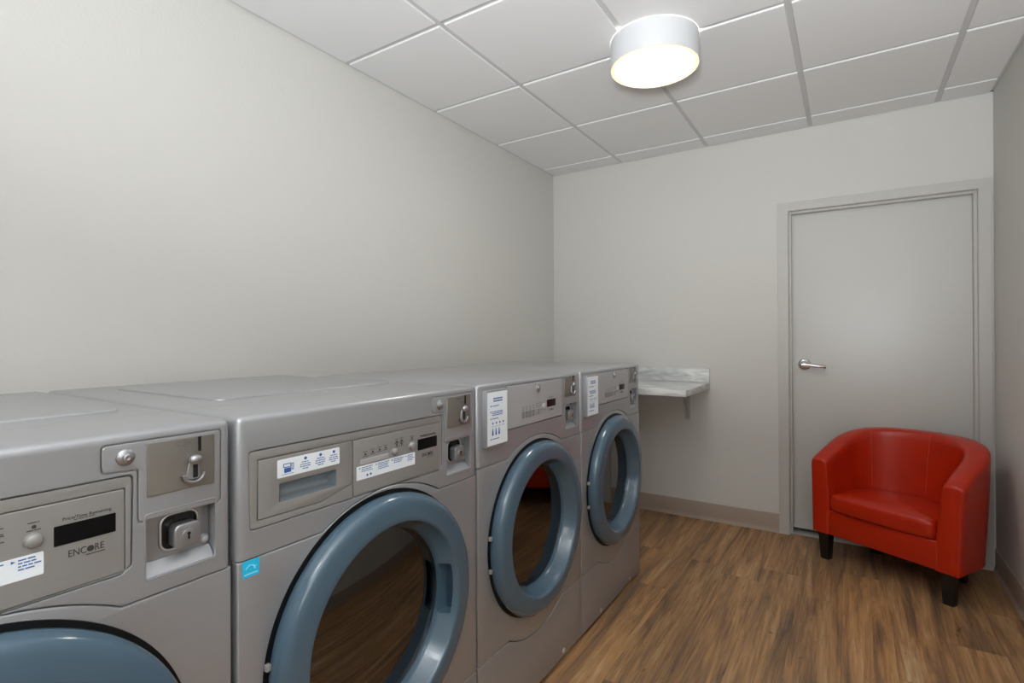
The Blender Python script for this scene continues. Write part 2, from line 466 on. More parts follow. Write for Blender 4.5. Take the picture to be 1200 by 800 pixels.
# ================================================================== CEILING LAMPS
def drum_lamp(x, y, label, glow, glow_top):
    t = thing('ceiling_lamp', label, 'lamp', (x, y, RH), 0, 'drum ceiling lamps')
    R, Hh = 0.187, 0.118
    MB().lathe([(-0.0022, R), (-Hh+0.001, R), (-Hh, R-0.0006), (-Hh, R-0.0016), (-Hh+0.001, R-0.002), (-0.02, R-0.003), (-0.0022, R-0.003)], (0, 0, 0), 'z', 96, closed=True).build('drum_shade', m_lampwhite, t, 50)
    MB().lathe([(-Hh+0.0006, R-0.002), (-Hh+0.006, R-0.008), (-Hh+0.015, R-0.0185), (-Hh+0.002, R-0.0190), (-Hh+0.002, R-0.0200), (-Hh+0.020, R-0.0200), (-Hh+0.010, R-0.002)], (0, 0, 0), 'z', 96, closed=True).build('acrylic_rim', m_rim, t, 60)
    MB().lathe([(-Hh+0.016, R-0.0202), (-Hh+0.0025, R-0.0202), (-Hh+0.0015, R-0.024), (-Hh+0.001, 0.0)], (0, 0, 0), 'z', 96).build('diffuser', glow, t)
    MB().lathe([(-0.03, R-0.035), (-0.03, R-0.02), (-0.022, R-0.02), (-0.022, R-0.035)], (0, 0, 0), 'z', 96, closed=True).build('led_ring', glow_top, t)
    MB().lathe([(-0.0005, 0.1), (-0.02, 0.1), (-0.03, 0.06), (-0.04, 0.0)], (0, 0, 0), 'z', 48).build('mounting_plate', m_lampwhite, t)
    return t
drum_lamp(1.285, -1.46, 'round white drum ceiling lamp glowing above the dryers', m_glow, m_glow_top)
drum_lamp(1.75, -4.25, 'added round white drum ceiling lamp, out of view above the camera', m_glow_added, m_glow_top)  # unseen second lamp, added to brighten the room

# ================================================================== MACHINES
UC, ZC = 0.352, 0.58                      # door centre
def seam_line(zl, zpk, ul=0.186, ur=0.555, w=0.7245):
    hw = (ur-ul)/2; hh = zpk-zl; R = (hw*hw+hh*hh)/(2*hh); cu = (ul+ur)/2; cz = zpk-R
    a = math.acos(hw/R)
    body = arc(cu, cz, R, PI-a, a, 24)
    return rpoly_open([(0.0, zl)] + [body[0]] + body[1:-1] + [body[-1], (w, zl)])
def rpoly_open(p): return p
def lower_seam(zl, zlo, w): 
    s_ = seam_line(zl, zl+(zl-zlo), 0.172, 0.535, w)
    return [(u, 2*zl-z) for (u, z) in s_]

def door_parts(t, dz=0.0, pocket=True, dome=0.0):
    zc = ZC+dz
    ring = MB().lathe([(0.003, 0.272), (0.003, 0.292), (0.012, 0.2945), (0.022, 0.2940), (0.031, 0.291), (0.038, 0.2855), (0.0415, 0.2795), (0.0432, 0.2735), (0.0440, 0.268), (0.0452, 0.256), (0.0462, 0.244), (0.0465, 0.236), (0.0455, 0.2320), (0.042, 0.2290), (0.036, 0.2268), (0.020, 0.2190), (0.004, 0.211), (-0.004, 0.2065), (-0.020, 0.2065), (-0.042, 0.2065), (-0.042, 0.225), (-0.030, 0.262)], (0, UC, zc), 'x', 128, closed=True)
    pk = MB().box(-0.004, 0.030, UC+0.17, UC+0.246, zc-0.072, zc+0.058, 0.004, 2)
    if pocket: ring.cut([pk])
    else: pk.bm.free()
    d = ring.build('door', m_blue, t, 40)
    if not pocket: MB().tube([(0.017, UC+0.2935*math.cos(q), zc+0.2935*math.sin(q)) for q in [0.12+0.75*k/20 for k in range(21)]], 0.0042).build('door_pull', m_alu, d)
    if pocket: MB().box(-0.003, 0.029, UC+0.236, UC+0.2475, zc-0.073, zc+0.059, 0.002, 1).build('handle_pocket', simple_blue_shaded, d)
    MB().lathe([(-0.0125, 0.2075)]+[(-0.012+dome*(1-(q/12)**2), 0.206*q/12) for q in range(12, -1, -1)], (0, UC, zc), 'x', 96).build('glass', m_glass, d)
    MB().lathe([(-0.014, 0.2075), (-0.014, 0.199), (-0.03, 0.190), (-0.045, 0.187), (-0.06, 0.189), (-0.06, 0.2075)], (0, UC, zc), 'x', 96, closed=True).build('inner_bezel', m_gasket, d)
    MB().lathe([(-0.006, 0.268), (-0.006, 0.303), (0.0022, 0.3015), (0.0028, 0.2965), (0.0035, 0.29), (0.0035, 0.268)], (0, UC, zc), 'x', 128, closed=True).build('door_gasket', m_gasket, t)
    for z in (zc+0.038, zc-0.062):
        MB().box(0.002, 0.012, UC-0.3005, UC-0.2905, z, z+0.013, 0.002, 2).build('hinge', m_alu, t)
    dr = MB().lathe([(-0.07, 0.262), (-0.10, 0.268), (-0.46, 0.268), (-0.5, 0.25), (-0.5, 0.0), (-0.495, 0.0), (-0.495, 0.245), (-0.455, 0.263), (-0.105, 0.263), (-0.075, 0.235), (-0.070, 0.21), (-0.066, 0.205), (-0.064, 0.21)], (0, UC, zc), 'x', 64, closed=True)
    for k in range(3):
        a = 2*PI*k/3+0.4
        mm = Matrix.Translation((0, UC, zc)) @ Matrix.Rotation(a, 4, 'X')
        dr.box(-0.45, -0.1, -0.03, 0.03, -0.262, -0.215, 0.02, 3, mm)
    dr.build('drum', m_drum, t)
simple_blue_shaded = simple('shaded_blue_plastic', srgb(46, 66, 84), 0.4)  # ring blue made darker: shade inside the handle pocket put into the colour

def coin_slide(t, u0, z0, u1, z1, x0, lock_uz=None):
    """coin acceptor plate u0..u1 by z0..z1, face at x0"""
    W_, H_ = u1-u0, z1-z0
    pl = MB().plate([rr(u0, z0, u1, z1, 0.002)], x0-0.006, x0+0.0015, 0.0008)
    cu, cz = u0+0.66*W_, z0+0.42*H_
    s_ = pl.build('coin_slide', m_steel, t)
    MB().box(x0+0.001, x0+0.0026, cu+0.008, cu+0.0125, cz+0.024, cz+0.048).build('coin_slot', m_black, s_)
    c = MB(); c.plate([rpoly([(cu-0.014, cz-0.022), (cu+0.012, cz-0.022), (cu+0.008, cz+0.012), (cu-0.006, cz+0.012)], 0.004)], x0, x0+0.004, 0.0015)
    c.build('slide_pocket', m_zinc, s_)
    MB().box(x0+0.003, x0+0.0048, cu-0.0015, cu+0.006, cz-0.019, cz+0.008).build('slide_slot', m_black, s_)
    k = MB(); k.ball((x0+0.009, cu, cz+0.012), 0.008, 0.0105, 0.0085)
    k.build('slide_knob', m_zinc, s_); k = MB()
    k.tube([(x0+0.007, cu-0.001+0.016*math.cos(a), cz-0.012+0.014*math.sin(a)) for a in [PI+PI*q/14 for q in range(15)]], 0.0028)
    k.build('slide_cup', m_zinc, s_)
    if H_ > 0.08:
        MB().text('Quarters', cu-0.012, cz+0.041, 0.0085, x0+0.0018).text('Only', cu-0.007, cz+0.032, 0.0085, x0+0.0018).build('printing', m_greyink, s_)
    return s_
def vault(t, u0, z0, u1, z1, dx):
    """coin vault in a recess dx deep"""
    W_, H_ = u1-u0, z1-z0
    hole = (u0+0.27*W_, z0+0.27*H_, u0+0.83*W_, z0+0.86*H_)
    v = MB().plate([rr(u0+0.002, z0+0.002, u1-0.002, z1-0.002, 0.003), rr(*hole, 0.016)], -dx+0.0005, -dx+0.004, 0.0008)
    vp = v.build('coin_vault', m_zinc, t)
    b = bmesh.new(); pts = [(-dx+0.004, z0+0.20*H_), (-0.004, z0+0.002), (-dx+0.004, z0+0.002)]
    A = [b.verts.new((p[0], u0+0.002, p[1])) for p in pts]; B = [b.verts.new((p[0], u1-0.002, p[1])) for p in pts]
    for k in range(3): b.faces.new((A[k], A[(k+1) % 3], B[(k+1) % 3], B[k]))
    b.faces.new(A); b.faces.new(B); bmesh.ops.recalc_face_normals(b, faces=b.faces[:])
    MB().addbm(b).build('sill', m_silver, vp)
    e = 0.004
    MB().plate([rr(*hole, 0.016), rr(hole[0]+e, hole[1]+e, hole[2]-e, hole[3]-e, 0.013)], -dx+0.002, -dx+0.007, 0.0015).build('vault_rim', m_chrome, vp)
    MB().box(-dx+0.0005, -dx+0.0015, hole[0], hole[2], hole[1], hole[3]).build('vault_well', m_black, vp)
    cu, cz = u0+0.595*W_, z0+0.50*H_
    lk = MB().plate([rr(cu-0.021, cz-0.020, cu+0.021, cz+0.020, 0.010)], -dx+0.0012, -dx+0.024, 0.003).build('lock', m_zinc, vp)
    MB().lathe([(-dx+0.023, 0.0105), (-dx+0.0265, 0.0100), (-dx+0.027, 0.0)], (0, cu, cz), 'x', 32).build('lock_cylinder', m_zinc, vp)
    MB().lathe([(-dx+0.003, 0.0075), (-dx+0.008, 0.0075), (-dx+0.012, 0.005), (-dx+0.013, 0)], (0, u0+0.90*W_, z0+0.31*H_), 'x', 24).build('release_button', m_light_panel, vp)
    MB().plate([rpoly([(cu-0.0013, cz-0.006), (cu+0.0013, cz-0.006), (cu+0.0013, cz+0.001), (cu+0.0028, cz+0.003), (cu+0.0015, cz+0.0058), (cu-0.0015, cz+0.0058), (cu-0.0028, cz+0.003), (cu-0.0013, cz+0.001)], 0)], -dx+0.0268, -dx+0.0278).build('keyhole', m_black, vp)
    for (uu, zz) in ((0.20, 0.90), (0.88, 0.90)):
        MB().lathe([(-dx+0.003, 0.0038), (-dx+0.0048, 0.0036), (-dx+0.0050, 0.0)], (0, u0+uu*W_, z0+zz*H_), 'x', 16).build('screw', m_gasket, vp)

def ink_lines(mb, u0, u1, z, x, n=2, gap=0.0032, th=0.0012, ragged=0.25):
    for k in range(n):
        e = u1-(u1-u0)*ragged*random.random()
        c = u0
        while c < e-0.001:
            l = min(e-c, 0.003+0.007*random.random()); mb.box(x, x+0.0003, c, c+l, z-k*gap-th, z-k*gap); c += l+0.0012

def build_washer():
    w, d, zt = 0.7245, 0.955, 1.1024
    t = thing('washing_machine', 'silver coin washing machine partly cut off at the left edge, nearest the camera', 'washing machine', (MX, E0-0.7285, 0), 0, 'front loading washing machines')
    a, b_ = 0.002, w-0.002
    MB().box(-d, -0.022, a, b_, 0.012, 0.82, 0.004, 2).cut([MB().lathe([(-0.55, 0.285), (0.1, 0.285)], (0, UC, ZC), 'x', 64)]).build('cabinet', m_silver, t)
    MB().lathe([(-0.54, 0.28), (-0.53, 0.283), (-0.024, 0.283), (-0.024, 0.279), (-0.525, 0.279), (-0.53, 0.0), (-0.54, 0)], (0, UC, ZC), 'x', 64, closed=True).build('tub', m_tub, t)
    seam = [(min(max(u, a), b_), z) for u, z in seam_line(0.838, 0.889, w=w)]
    lo = [(min(max(u, a), b_), z) for u, z in lower_seam(0.258, 0.207, w)]
    # upper housing with its cut-outs
    hs = MB().box(-d, 0, a, b_, 0.80, zt, 0.013, 4)
    under = MB().plate([[(-0.05, 0.7)]+[(u if 0.01 < u < w-0.01 else (-0.05 if u < 0.3 else w+0.05), z+0.0009) for u, z in seam]+[(w+0.05, 0.7)]], -0.024, 0.05)
    under.box(-d-0.1, -0.0235, -0.05, w+0.05, 0.7, 0.8205)
    under2 = MB().box(-d-0.1, -0.0235, -0.05, w+0.05, 0.7, 0.8205)
    under = MB().plate([[(-0.05, 0.7)]+[(u if 0.01 < u < w-0.01 else (-0.05 if u < 0.3 else w+0.05), z+0.0009) for u, z in seam]+[(w+0.05, 0.7)]], -0.024, 0.05)
    pan = rpoly([(0.026, 0.888), (0.555, 0.886), (0.569, 0.896), (0.571, 1.037), (0.024, 1.037)], 0.008)
    coin = rpoly([(0.5755, 0.957), (0.7045, 0.957), (0.7055, 1.087), (0.528, 1.087), (0.528, 1.043), (0.5755, 1.041)], [0.006, 0.008, 0.006, 0.007, 0.008, 0.004])
    vz0, vz1, vu0, vu1 = 0.863, 0.969, 0.5855, 0.697
    hp = rr(0.087, 0.926, 0.2215, 0.962, 0.002)
    hs.cut([under, under2,
            MB().plate([pan], -0.008, 0.05), MB().plate([coin], -0.0035, 0.05),
            MB().plate([rr(vu0, vz0, vu1, vz1, 0.006)], -0.028, 0.05),
            MB().plate([hp], -0.034, 0.05),
            MB().lathe([(-0.56, 0.284), (0.1, 0.284)], (0, UC, ZC), 'x', 64),
            MB().box(-0.192, -0.190, -0.1, w+0.1, zt-0.002, zt+0.05)])
    hs.build('upper_housing', m_silver, t, 30)
    MB().plate([rr(0.115, -0.82, 0.665, -0.287, 0.025, 8)], zt-0.008, zt+0.0045, 0.0044, Matrix(((0, 1, 0, 0), (1, 0, 0, 0), (0, 0, 1, 0), (0, 0, 0, 1)))).build('top_panel', m_silver, t)
    # lower front
    front = [(a, lo[0][1]+0.0015)]+[(u, z+0.0009) for u, z in lo[1:-1]]+[(b_, lo[-1][1]+0.0015)]
    front = front+[(u, z-0.0009) for u, z in reversed(seam)]
    MB().plate([front, circle(UC, ZC, 0.274, 96)], -0.021, 0, 0.0042).build('front_panel', m_silver, t, 30)
    MB().plate([[(a, 0.014), (b_, 0.014)]+[(u, z-0.0009) for u, z in reversed(lo)]], -0.021, 0, 0.0042).build('kick_panel', m_silver, t, 30)
    for u in (0.17, 0.55):
        MB().lathe([(-0.001, 0.009), (0.002, 0.008), (0.003, 0.0)], (0, u, 0.04), 'x', 24).build('screw_cap', m_cap, t)
    # control area
    door_parts(t, dome=0.014)
    MB().plate([rpoly([(0.0275, 0.8895), (0.5545, 0.8875), (0.5675, 0.897), (0.5695, 1.0345), (0.0255, 1.0345)], 0.007), rpoly([(0.0415, 0.903), (0.183, 0.901), (0.266, 0.921), (0.266, 0.889), (0.5605, 0.8895), (0.5605, 1.0175), (0.0435, 1.0175)], 0.0015)], -0.006, -0.0022, 0.0008).build('panel_frame', m_panel, t)
    dr = MB().plate([rpoly([(0.0435, 0.9045), (0.183, 0.9025), (0.2645, 0.9222), (0.2645, 1.0155), (0.0445, 1.0155)], 0.002), hp], -0.006, -0.0012, 0.0008)
    drw = dr.build('detergent_drawer', m_panel, t)
    b = bmesh.new(); prof = [(-0.0015, 0.962), (-0.010, 0.961), (-0.022, 0.955), (-0.029, 0.946), (-0.031, 0.938), (-0.028, 0.930), (-0.018, 0.9265), (-0.0015, 0.926)]
    A = [b.verts.new((p[0], 0.088, p[1])) for p in prof]; B = [b.verts.new((p[0], 0.2205, p[1])) for p in prof]
    for k in range(len(prof)-1): b.faces.new((A[k], A[k+1], B[k+1], B[k]))
    b.faces.new(A); b.faces.new(B)
    MB().addbm(b).build('drawer_handle', m_pocket, drw, 60)
    st = MB().plate([rr(0.0825, 0.973, 0.2295, 1.0085, 0.002)], -0.0012, -0.0006).build('label', m_paper, t)
    pr = MB(); x = -0.0005
    pr.plate([rr(0.097, 0.981, 0.112, 0.990, 0.001)], x, x+0.0003); pr.plate([rr(0.095, 0.991, 0.112, 0.999, 0.001), rr(0.0965, 0.9925, 0.1105, 0.9975, 0.0006)], x, x+0.0003)
    pr.plate([rr(0.113, 0.985, 0.118, 0.998, 0.001), rr(0.1142, 0.9865, 0.1168, 0.9965, 0.0005)], x, x+0.0003)
    ink_lines(pr, 0.092, 0.120, 0.9785, x, 1, th=0.0009)
    for u in (0.145, 0.181, 0.2145):
        pr.plate([circle(u, 1.0015, 0.0032, 16)], x, x+0.0003)
        for k in range(4):
            wd = (0.009, 0.0125, 0.0125, 0.007)[k]; ink_lines(pr, u-wd, u+wd, 0.9955-k*0.0045, x, 1, th=0.0016, ragged=0.1)
    pr.build('printing', m_blueink, st)
    cp = MB().plate([rpoly([(0.2675, 0.8905), (0.559, 0.891), (0.559, 1.0160), (0.2675, 1.0155)], 0.003)], -0.006, -0.0010, 0.0008).build('control_panel', m_panel, t)
    MB().plate([rr(0.4745, 0.9555, 0.5475, 0.9835, 0.001)], -0.0012, 0.0002, 0.0004).build('display', m_disp, cp)
    for (u, z, r) in ((0.4525, 0.9725, 0.0105), (0.392, 0.9685, 0.0085)):
        MB().lathe([(-0.001, r), (0.003, r*0.97), (0.006, r*0.8), (0.0075, r*0.45), (0.008, 0)], (0, u, z), 'x', 32).build('button', m_panel, cp)
    MB().plate([rr(0.285, 0.9565, 0.372, 0.969, 0.003)], -0.0012, 0.0012, 0.0008).build('button_strip', m_light_panel, cp)
    pr = MB(); x = -0.0009
    pr.text('ENC', 0.4900, 0.940, 0.0138, x, sx=0.80, align='LEFT').text('RE', 0.5210, 0.940, 0.0138, x, sx=0.80, align='LEFT')
    pr.lathe([(x, 0.0044), (x+0.0004, 0.0044)], (0, 0.5165, 0.9402), 'x', 24)
    pr.box(x, x+0.0003, 0.511, 0.534, 0.9318, 0.9330)
    pr.text('Price/Time Remaining', 0.513, 0.991, 0.0066, x)
    ink_lines(pr, 0.497, 0.529, 0.9878, x, 1, th=0.0009)
    for (u, z) in ((0.302, 0.979), (0.324, 0.981), (0.345, 0.982), (0.364, 0.983), (0.401, 0.991), (0.417, 0.992), (0.417, 0.984), (0.401, 0.983), (0.4535, 0.9905)):
        pr.lathe([(x, 0.0026), (x+0.0004, 0.0026)], (0, u, z), 'x', 12)
        ink_lines(pr, u-0.0065, u+0.0065, z+0.0065, x, 1, th=0.0012, ragged=0.1)
        ink_lines(pr, u-0.008, u+0.008, z-0.0038, x, 1, th=0.0012, ragged=0.1)
    pr.build('printing', m_darkink, cp)
    s2 = MB().plate([rr(0.276, 0.9235, 0.4635, 0.9545, 0.0015)], -0.0010, -0.0003).build('label', m_paper, t)
    pr = MB(); x = -0.0002
    for (u, wd, nl) in ((0.285, 0.034, 3), (0.335, 0.035, 4), (0.385, 0.033, 3), (0.432, 0.024, 4)):
        pr.plate([[(u-0.002, 0.9475), (u+0.0025, 0.9495), (u-0.002, 0.9515)]], x, x+0.0003)
        ink_lines(pr, u+0.005, u+0.005+wd, 0.951, x, nl, 0.0042, 0.0016, 0.3)
    pr.plate([circle(0.307, 0.931, 0.0028, 12)], x, x+0.0003); pr.plate([circle(0.317, 0.9315, 0.0028, 12)], x, x+0.0003)
    pr.build('printing', m_blueink, s2)
    # coin meter
    MB().plate([rpoly([(0.5775, 0.959), (0.7025, 0.959), (0.7035, 1.085), (0.530, 1.085), (0.530, 1.045), (0.5775, 1.043)], [0.006, 0.008, 0.006, 0.007, 0.008, 0.004])], -0.0035, 0.0002, 0.001).build('coin_meter', m_silver, t)
    coin_slide(t, 0.5885, 0.9955, 0.6925, 1.0805, 0.001)
    MB().lathe([(0, 0.0125), (0.003, 0.0125), (0.005, 0.0105), (0.0065, 0.006), (0.010, 0.0055), (0.011, 0.0035), (0.009, 0.0)], (0, 0.5595, 1.0645), 'x', 32).build('cam_lock', m_zinc, t)
    vault(t, vu0, vz0, vu1, vz1, 0.028)
    rim = MB().plate([rr(vu0-0.0005, vz0-0.0005, vu1+0.0005, vz1+0.0005, 0.006), rr(vu0+0.0025, vz0+0.0025, vu1-0.0025, vz1-0.0025, 0.004)], -0.006, 0.0006, 0.0010).build('vault_frame', m_silver, t)
    return t

def build_dryer():
    w, d, zt = 0.7105, 0.765, 1.1024
    t = thing('tumble_dryer', 'silver coin dryer third along the row, its door glass mirroring the wood floor', 'dryer', (MX, E1+0.0022, 0), 0, 'front loading tumble dryers')
    a, b_ = 0.0015, w-0.0015
    zc = ZC+0.004
    MB().box(-d, -0.022, a, b_, 0.012, 0.83, 0.004, 2).cut([MB().lathe([(-0.55, 0.285), (0.1, 0.285)], (0, UC, zc), 'x', 64)]).build('cabinet', m_silver, t)
    MB().lathe([(-0.54, 0.28), (-0.53, 0.283), (-0.024, 0.283), (-0.024, 0.279), (-0.525, 0.279), (-0.53, 0.0), (-0.54, 0)], (0, UC, zc), 'x', 64, closed=True).build('tub', m_tub, t)
    seam = [(min(max(u, a), b_), z) for u, z in seam_line(0.852, 0.901, 0.166, 0.542, w)]
    lo = [(min(max(u, a), b_), z) for u, z in lower_seam(0.258, 0.207, w)]
    hs = MB().box(-d, 0, a, b_, 0.80, zt, 0.011, 4)
    under2 = MB().box(-d-0.1, -0.0235, -0.05, w+0.05, 0.7, 0.8305)
    under = MB().plate([[(-0.05, 0.7)]+[(u if 0.01 < u < w-0.01 else (-0.05 if u < 0.3 else w+0.05), z+0.0009) for u, z in seam]+[(w+0.05, 0.7)]], -0.024, 0.05)
    pan = rr(0.158, 0.9435, 0.544, 1.0895, 0.003)
    vz0, vz1, vu0, vu1 = 0.883, 0.985, 0.573, 0.6805
    cz0, cz1, cu0, cu1 = 1.012, 1.0895, 0.5655, 0.666
    hs.cut([under, under2, MB().plate([pan], -0.007, 0.05), MB().plate([rr(cu0, cz0, cu1, cz1, 0.003)], -0.004, 0.05),
            MB().plate([rr(vu0, vz0, vu1, vz1, 0.005)], -0.028, 0.05),
            MB().lathe([(-0.56, 0.284), (0.1, 0.284)], (0, UC, zc), 'x', 64)])
    hs.build('upper_housing', m_silver, t, 30)
    front = [(u, z+0.0009) for u, z in lo]+[(u, z-0.0009) for u, z in reversed(seam)]
    MB().plate([front, circle(UC, zc, 0.274, 96)], -0.021, 0, 0.0042).build('front_panel', m_silver, t, 30)
    MB().plate([[(a, 0.014), (b_, 0.014)]+[(u, z-0.0009) for u, z in reversed(lo)]], -0.021, 0, 0.0042).build('kick_panel', m_silver, t, 30)
    for u in (0.195, 0.553):
        MB().lathe([(-0.001, 0.010), (0.002, 0.009), (0.003, 0.0)], (0, u, 0.035), 'x', 24).build('screw_cap', m_cap, t)
    door_parts(t, 0.004, False)
    cp = MB().plate([rr(0.161, 0.947, 0.5425, 1.0865, 0.002)], -0.006, 0.002, 0.001).build('control_panel', m_light_panel, t)
    MB().plate([rr(0.4235, 0.990, 0.4895, 1.0165, 0.001)], 0.0018, 0.003, 0.0004).build('display', m_disp_red, cp)
    MB().lathe([(0.002, 0.0135), (0.005, 0.013), (0.0065, 0.011), (0.0065, 0.007), (0.009, 0.006), (0.0095, 0.0)], (0, 0.3605, 1.066), 'x', 32).build('cam_lock', m_zinc, cp)
    MB().lathe([(0.002, 0.012), (0.006, 0.0115), (0.0085, 0.007), (0.009, 0)], (0, 0.402, 0.9955), 'x', 32).build('button', m_light_panel, cp)
    pr = MB(); x = 0.0021
    for k in range(4):
        u = 0.258+k*0.0225
        pr.plate([rr(u-0.0085, 0.9705, u+0.0085, 0.992, 0.001), rr(u-0.0065, 0.9725, u+0.0065, 0.990, 0.0005)], x, x+0.0004)
        for q in range(4): pr.box(x, x+0.0004, u-0.0055, u+0.0055, 0.9745+q*0.004, 0.9765+q*0.004)
        pr.lathe([(x, 0.0026), (x+0.0004, 0.0026)], (0, u, 0.9985), 'x', 12)
        ink_lines(pr, u-0.007, u+0.007, 1.009, x, 1, th=0.0014, ragged=0.1)
        pr.box(x, x+0.0004, u-0.004, u+0.004, 1.0035, 1.0048)
    for u in (0.353, 0.372):
        ink_lines(pr, u-0.009, u+0.009, 1.012, x, 3, 0.006, 0.0016, 0.2)
        pr.plate([rr(u-0.009, 0.972, u+0.009, 0.990, 0.001), rr(u-0.008, 0.973, u+0.008, 0.989, 0.001)], x, x+0.0004)
        ink_lines(pr, u-0.006, u+0.006, 0.985, x, 3, 0.004, 0.001, 0.2)
    ink_lines(pr, 0.434, 0.478, 1.0265, x, 2, 0.0028, 0.0012, 0.2)
    pr.text('ENC', 0.4365, 0.9785, 0.0120, x, sx=1.1, align='LEFT').text('RE', 0.4610, 0.9785, 0.0120, x, sx=1.1, align='LEFT').lathe([(x, 0.0045), (x+0.0004, 0.0045)], (0, 0.4585, 0.9785), 'x', 16)
    pr.build('printing', m_greyink, cp)
    # instruction plaque
    pq = MB().plate([rr(0.024, 0.911, 0.139, 1.084, 0.002)], 0, 0.017, 0.002).build('instruction_plaque', m_silver, t)
    MB().plate([rr(0.0285, 0.9165, 0.1365, 1.0785, 0.001)], 0.0166, 0.0176).build('instruction_sheet', m_paper, pq)
    pr = MB(); x = 0.0176
    ink_lines(pr, 0.060, 0.112, 1.060, x, 2, 0.0075, 0.0042, 0.1)
    for (z, n) in ((1.037, 1), (1.019, 3), (0.998, 1), (0.936, 1)):
        pr.plate([circle(0.047, z-0.0015, 0.0026, 12)], x, x+0.0003)
        ink_lines(pr, 0.053, 0.115 if n > 1 else 0.09, z, x, n, 0.0052, 0.0026, 0.15)
    for k in range(4):
        pr.plate([circle(0.056+k*0.019, 0.983, 0.0034, 14)], x, x+0.0003)
        ink_lines(pr, 0.050+k*0.019, 0.063+k*0.019, 0.974, x, 1, th=0.0012, ragged=0.1)
    for k in range(3):
        u = 0.056+k*0.017
        pr.plate([rpoly([(u-0.0045, 0.946), (u+0.0045, 0.946), (u+0.0035, 0.955), (u+0.001, 0.968), (u-0.001, 0.968), (u-0.0035, 0.955)], 0.001)], x, x+0.0003)
    pr.build('printing', m_blueink, pq)
    coin_slide(t, cu0+0.002, cz0+0.002, cu1-0.002, cz1-0.003, 0.0005)
    vault(t, vu0, vz0, vu1, vz1, 0.028)
    MB().plate([rr(vu0-0.0005, vz0-0.0005, vu1+0.0005, vz1+0.0005, 0.005), rr(vu0+0.0025, vz0+0.0025, vu1-0.0025, vz1-0.0025, 0.003)], -0.006, 0.0006, 0.0010).build('vault_frame', m_silver, t)
    return t

washer = build_washer()
washer2 = copy_tree(washer); washer2.location = (MX, E0+0.002, 0)
washer2['label'] = 'silver coin washing machine with a cyan sticker and whole detergent drawer, second along the row'
es = MB().plate([rpoly([(0.012, 0.806), (0.0445, 0.806), (0.0445, 0.8365), (0.012, 0.8365)], 0.001)], 0.0, 0.0006).build('energy_sticker', m_cyan, washer2)
pr = MB(); x = 0.0006
pr.tube([(x, 0.018+0.018*q/10, 0.821+0.006*math.sin(q/10*PI)) for q in range(11)], 0.0007)
pr.plate([[(0.033, 0.8285), (0.0350, 0.8240), (0.0395, 0.8240), (0.0360, 0.8215), (0.0375, 0.8170), (0.0335, 0.8198)]], x, x+0.0003)
pr.box(x, x+0.0003, 0.015, 0.041, 0.8105, 0.8125)
pr.build('printing', m_cyanlight, es)
dryer = build_dryer()
dryer2 = copy_tree(dryer); dryer2.location = (MX, E2+0.0012, 0)
dryer2['label'] = 'silver coin dryer at the far end of the row, next to the marble shelf'

# ================================================================== MARBLE SHELF
sh = thing('wall_shelf', 'grey marble folding shelf with a low backsplash on a bracket at the far wall', 'shelf', (0.0, 0.0, 0.895))
MB().box(0.003, 1.198, -0.62, -0.003, 0.0, 0.039, 0.002, 2).build('shelf_top', m_marble, sh)
MB().box(0.003, 1.198, -0.021, -0.003, 0.0395, 0.135, 0.002, 2).build('backsplash', m_marble, sh)
for xb in (1.05, 0.25):
    bk = MB().box(xb-0.014, xb+0.014, -0.009, -0.003, -0.22, -0.0005, 0.001, 1)
    bk.box(xb-0.014, xb+0.014, -0.42, -0.003, -0.0065, -0.0005, 0.001, 1)
    bk.tube([(xb, -0.008, -0.17), (xb, -0.10, -0.065), (xb, -0.30, -0.008)], 0.006)
    for z in (-0.05, -0.11, -0.195): bk.lathe([(-0.0085, 0.006), (-0.012, 0.004), (-0.0125, 0)], (xb, 0, z), 'y', 16)
    bk.build('bracket', m_alu, sh)

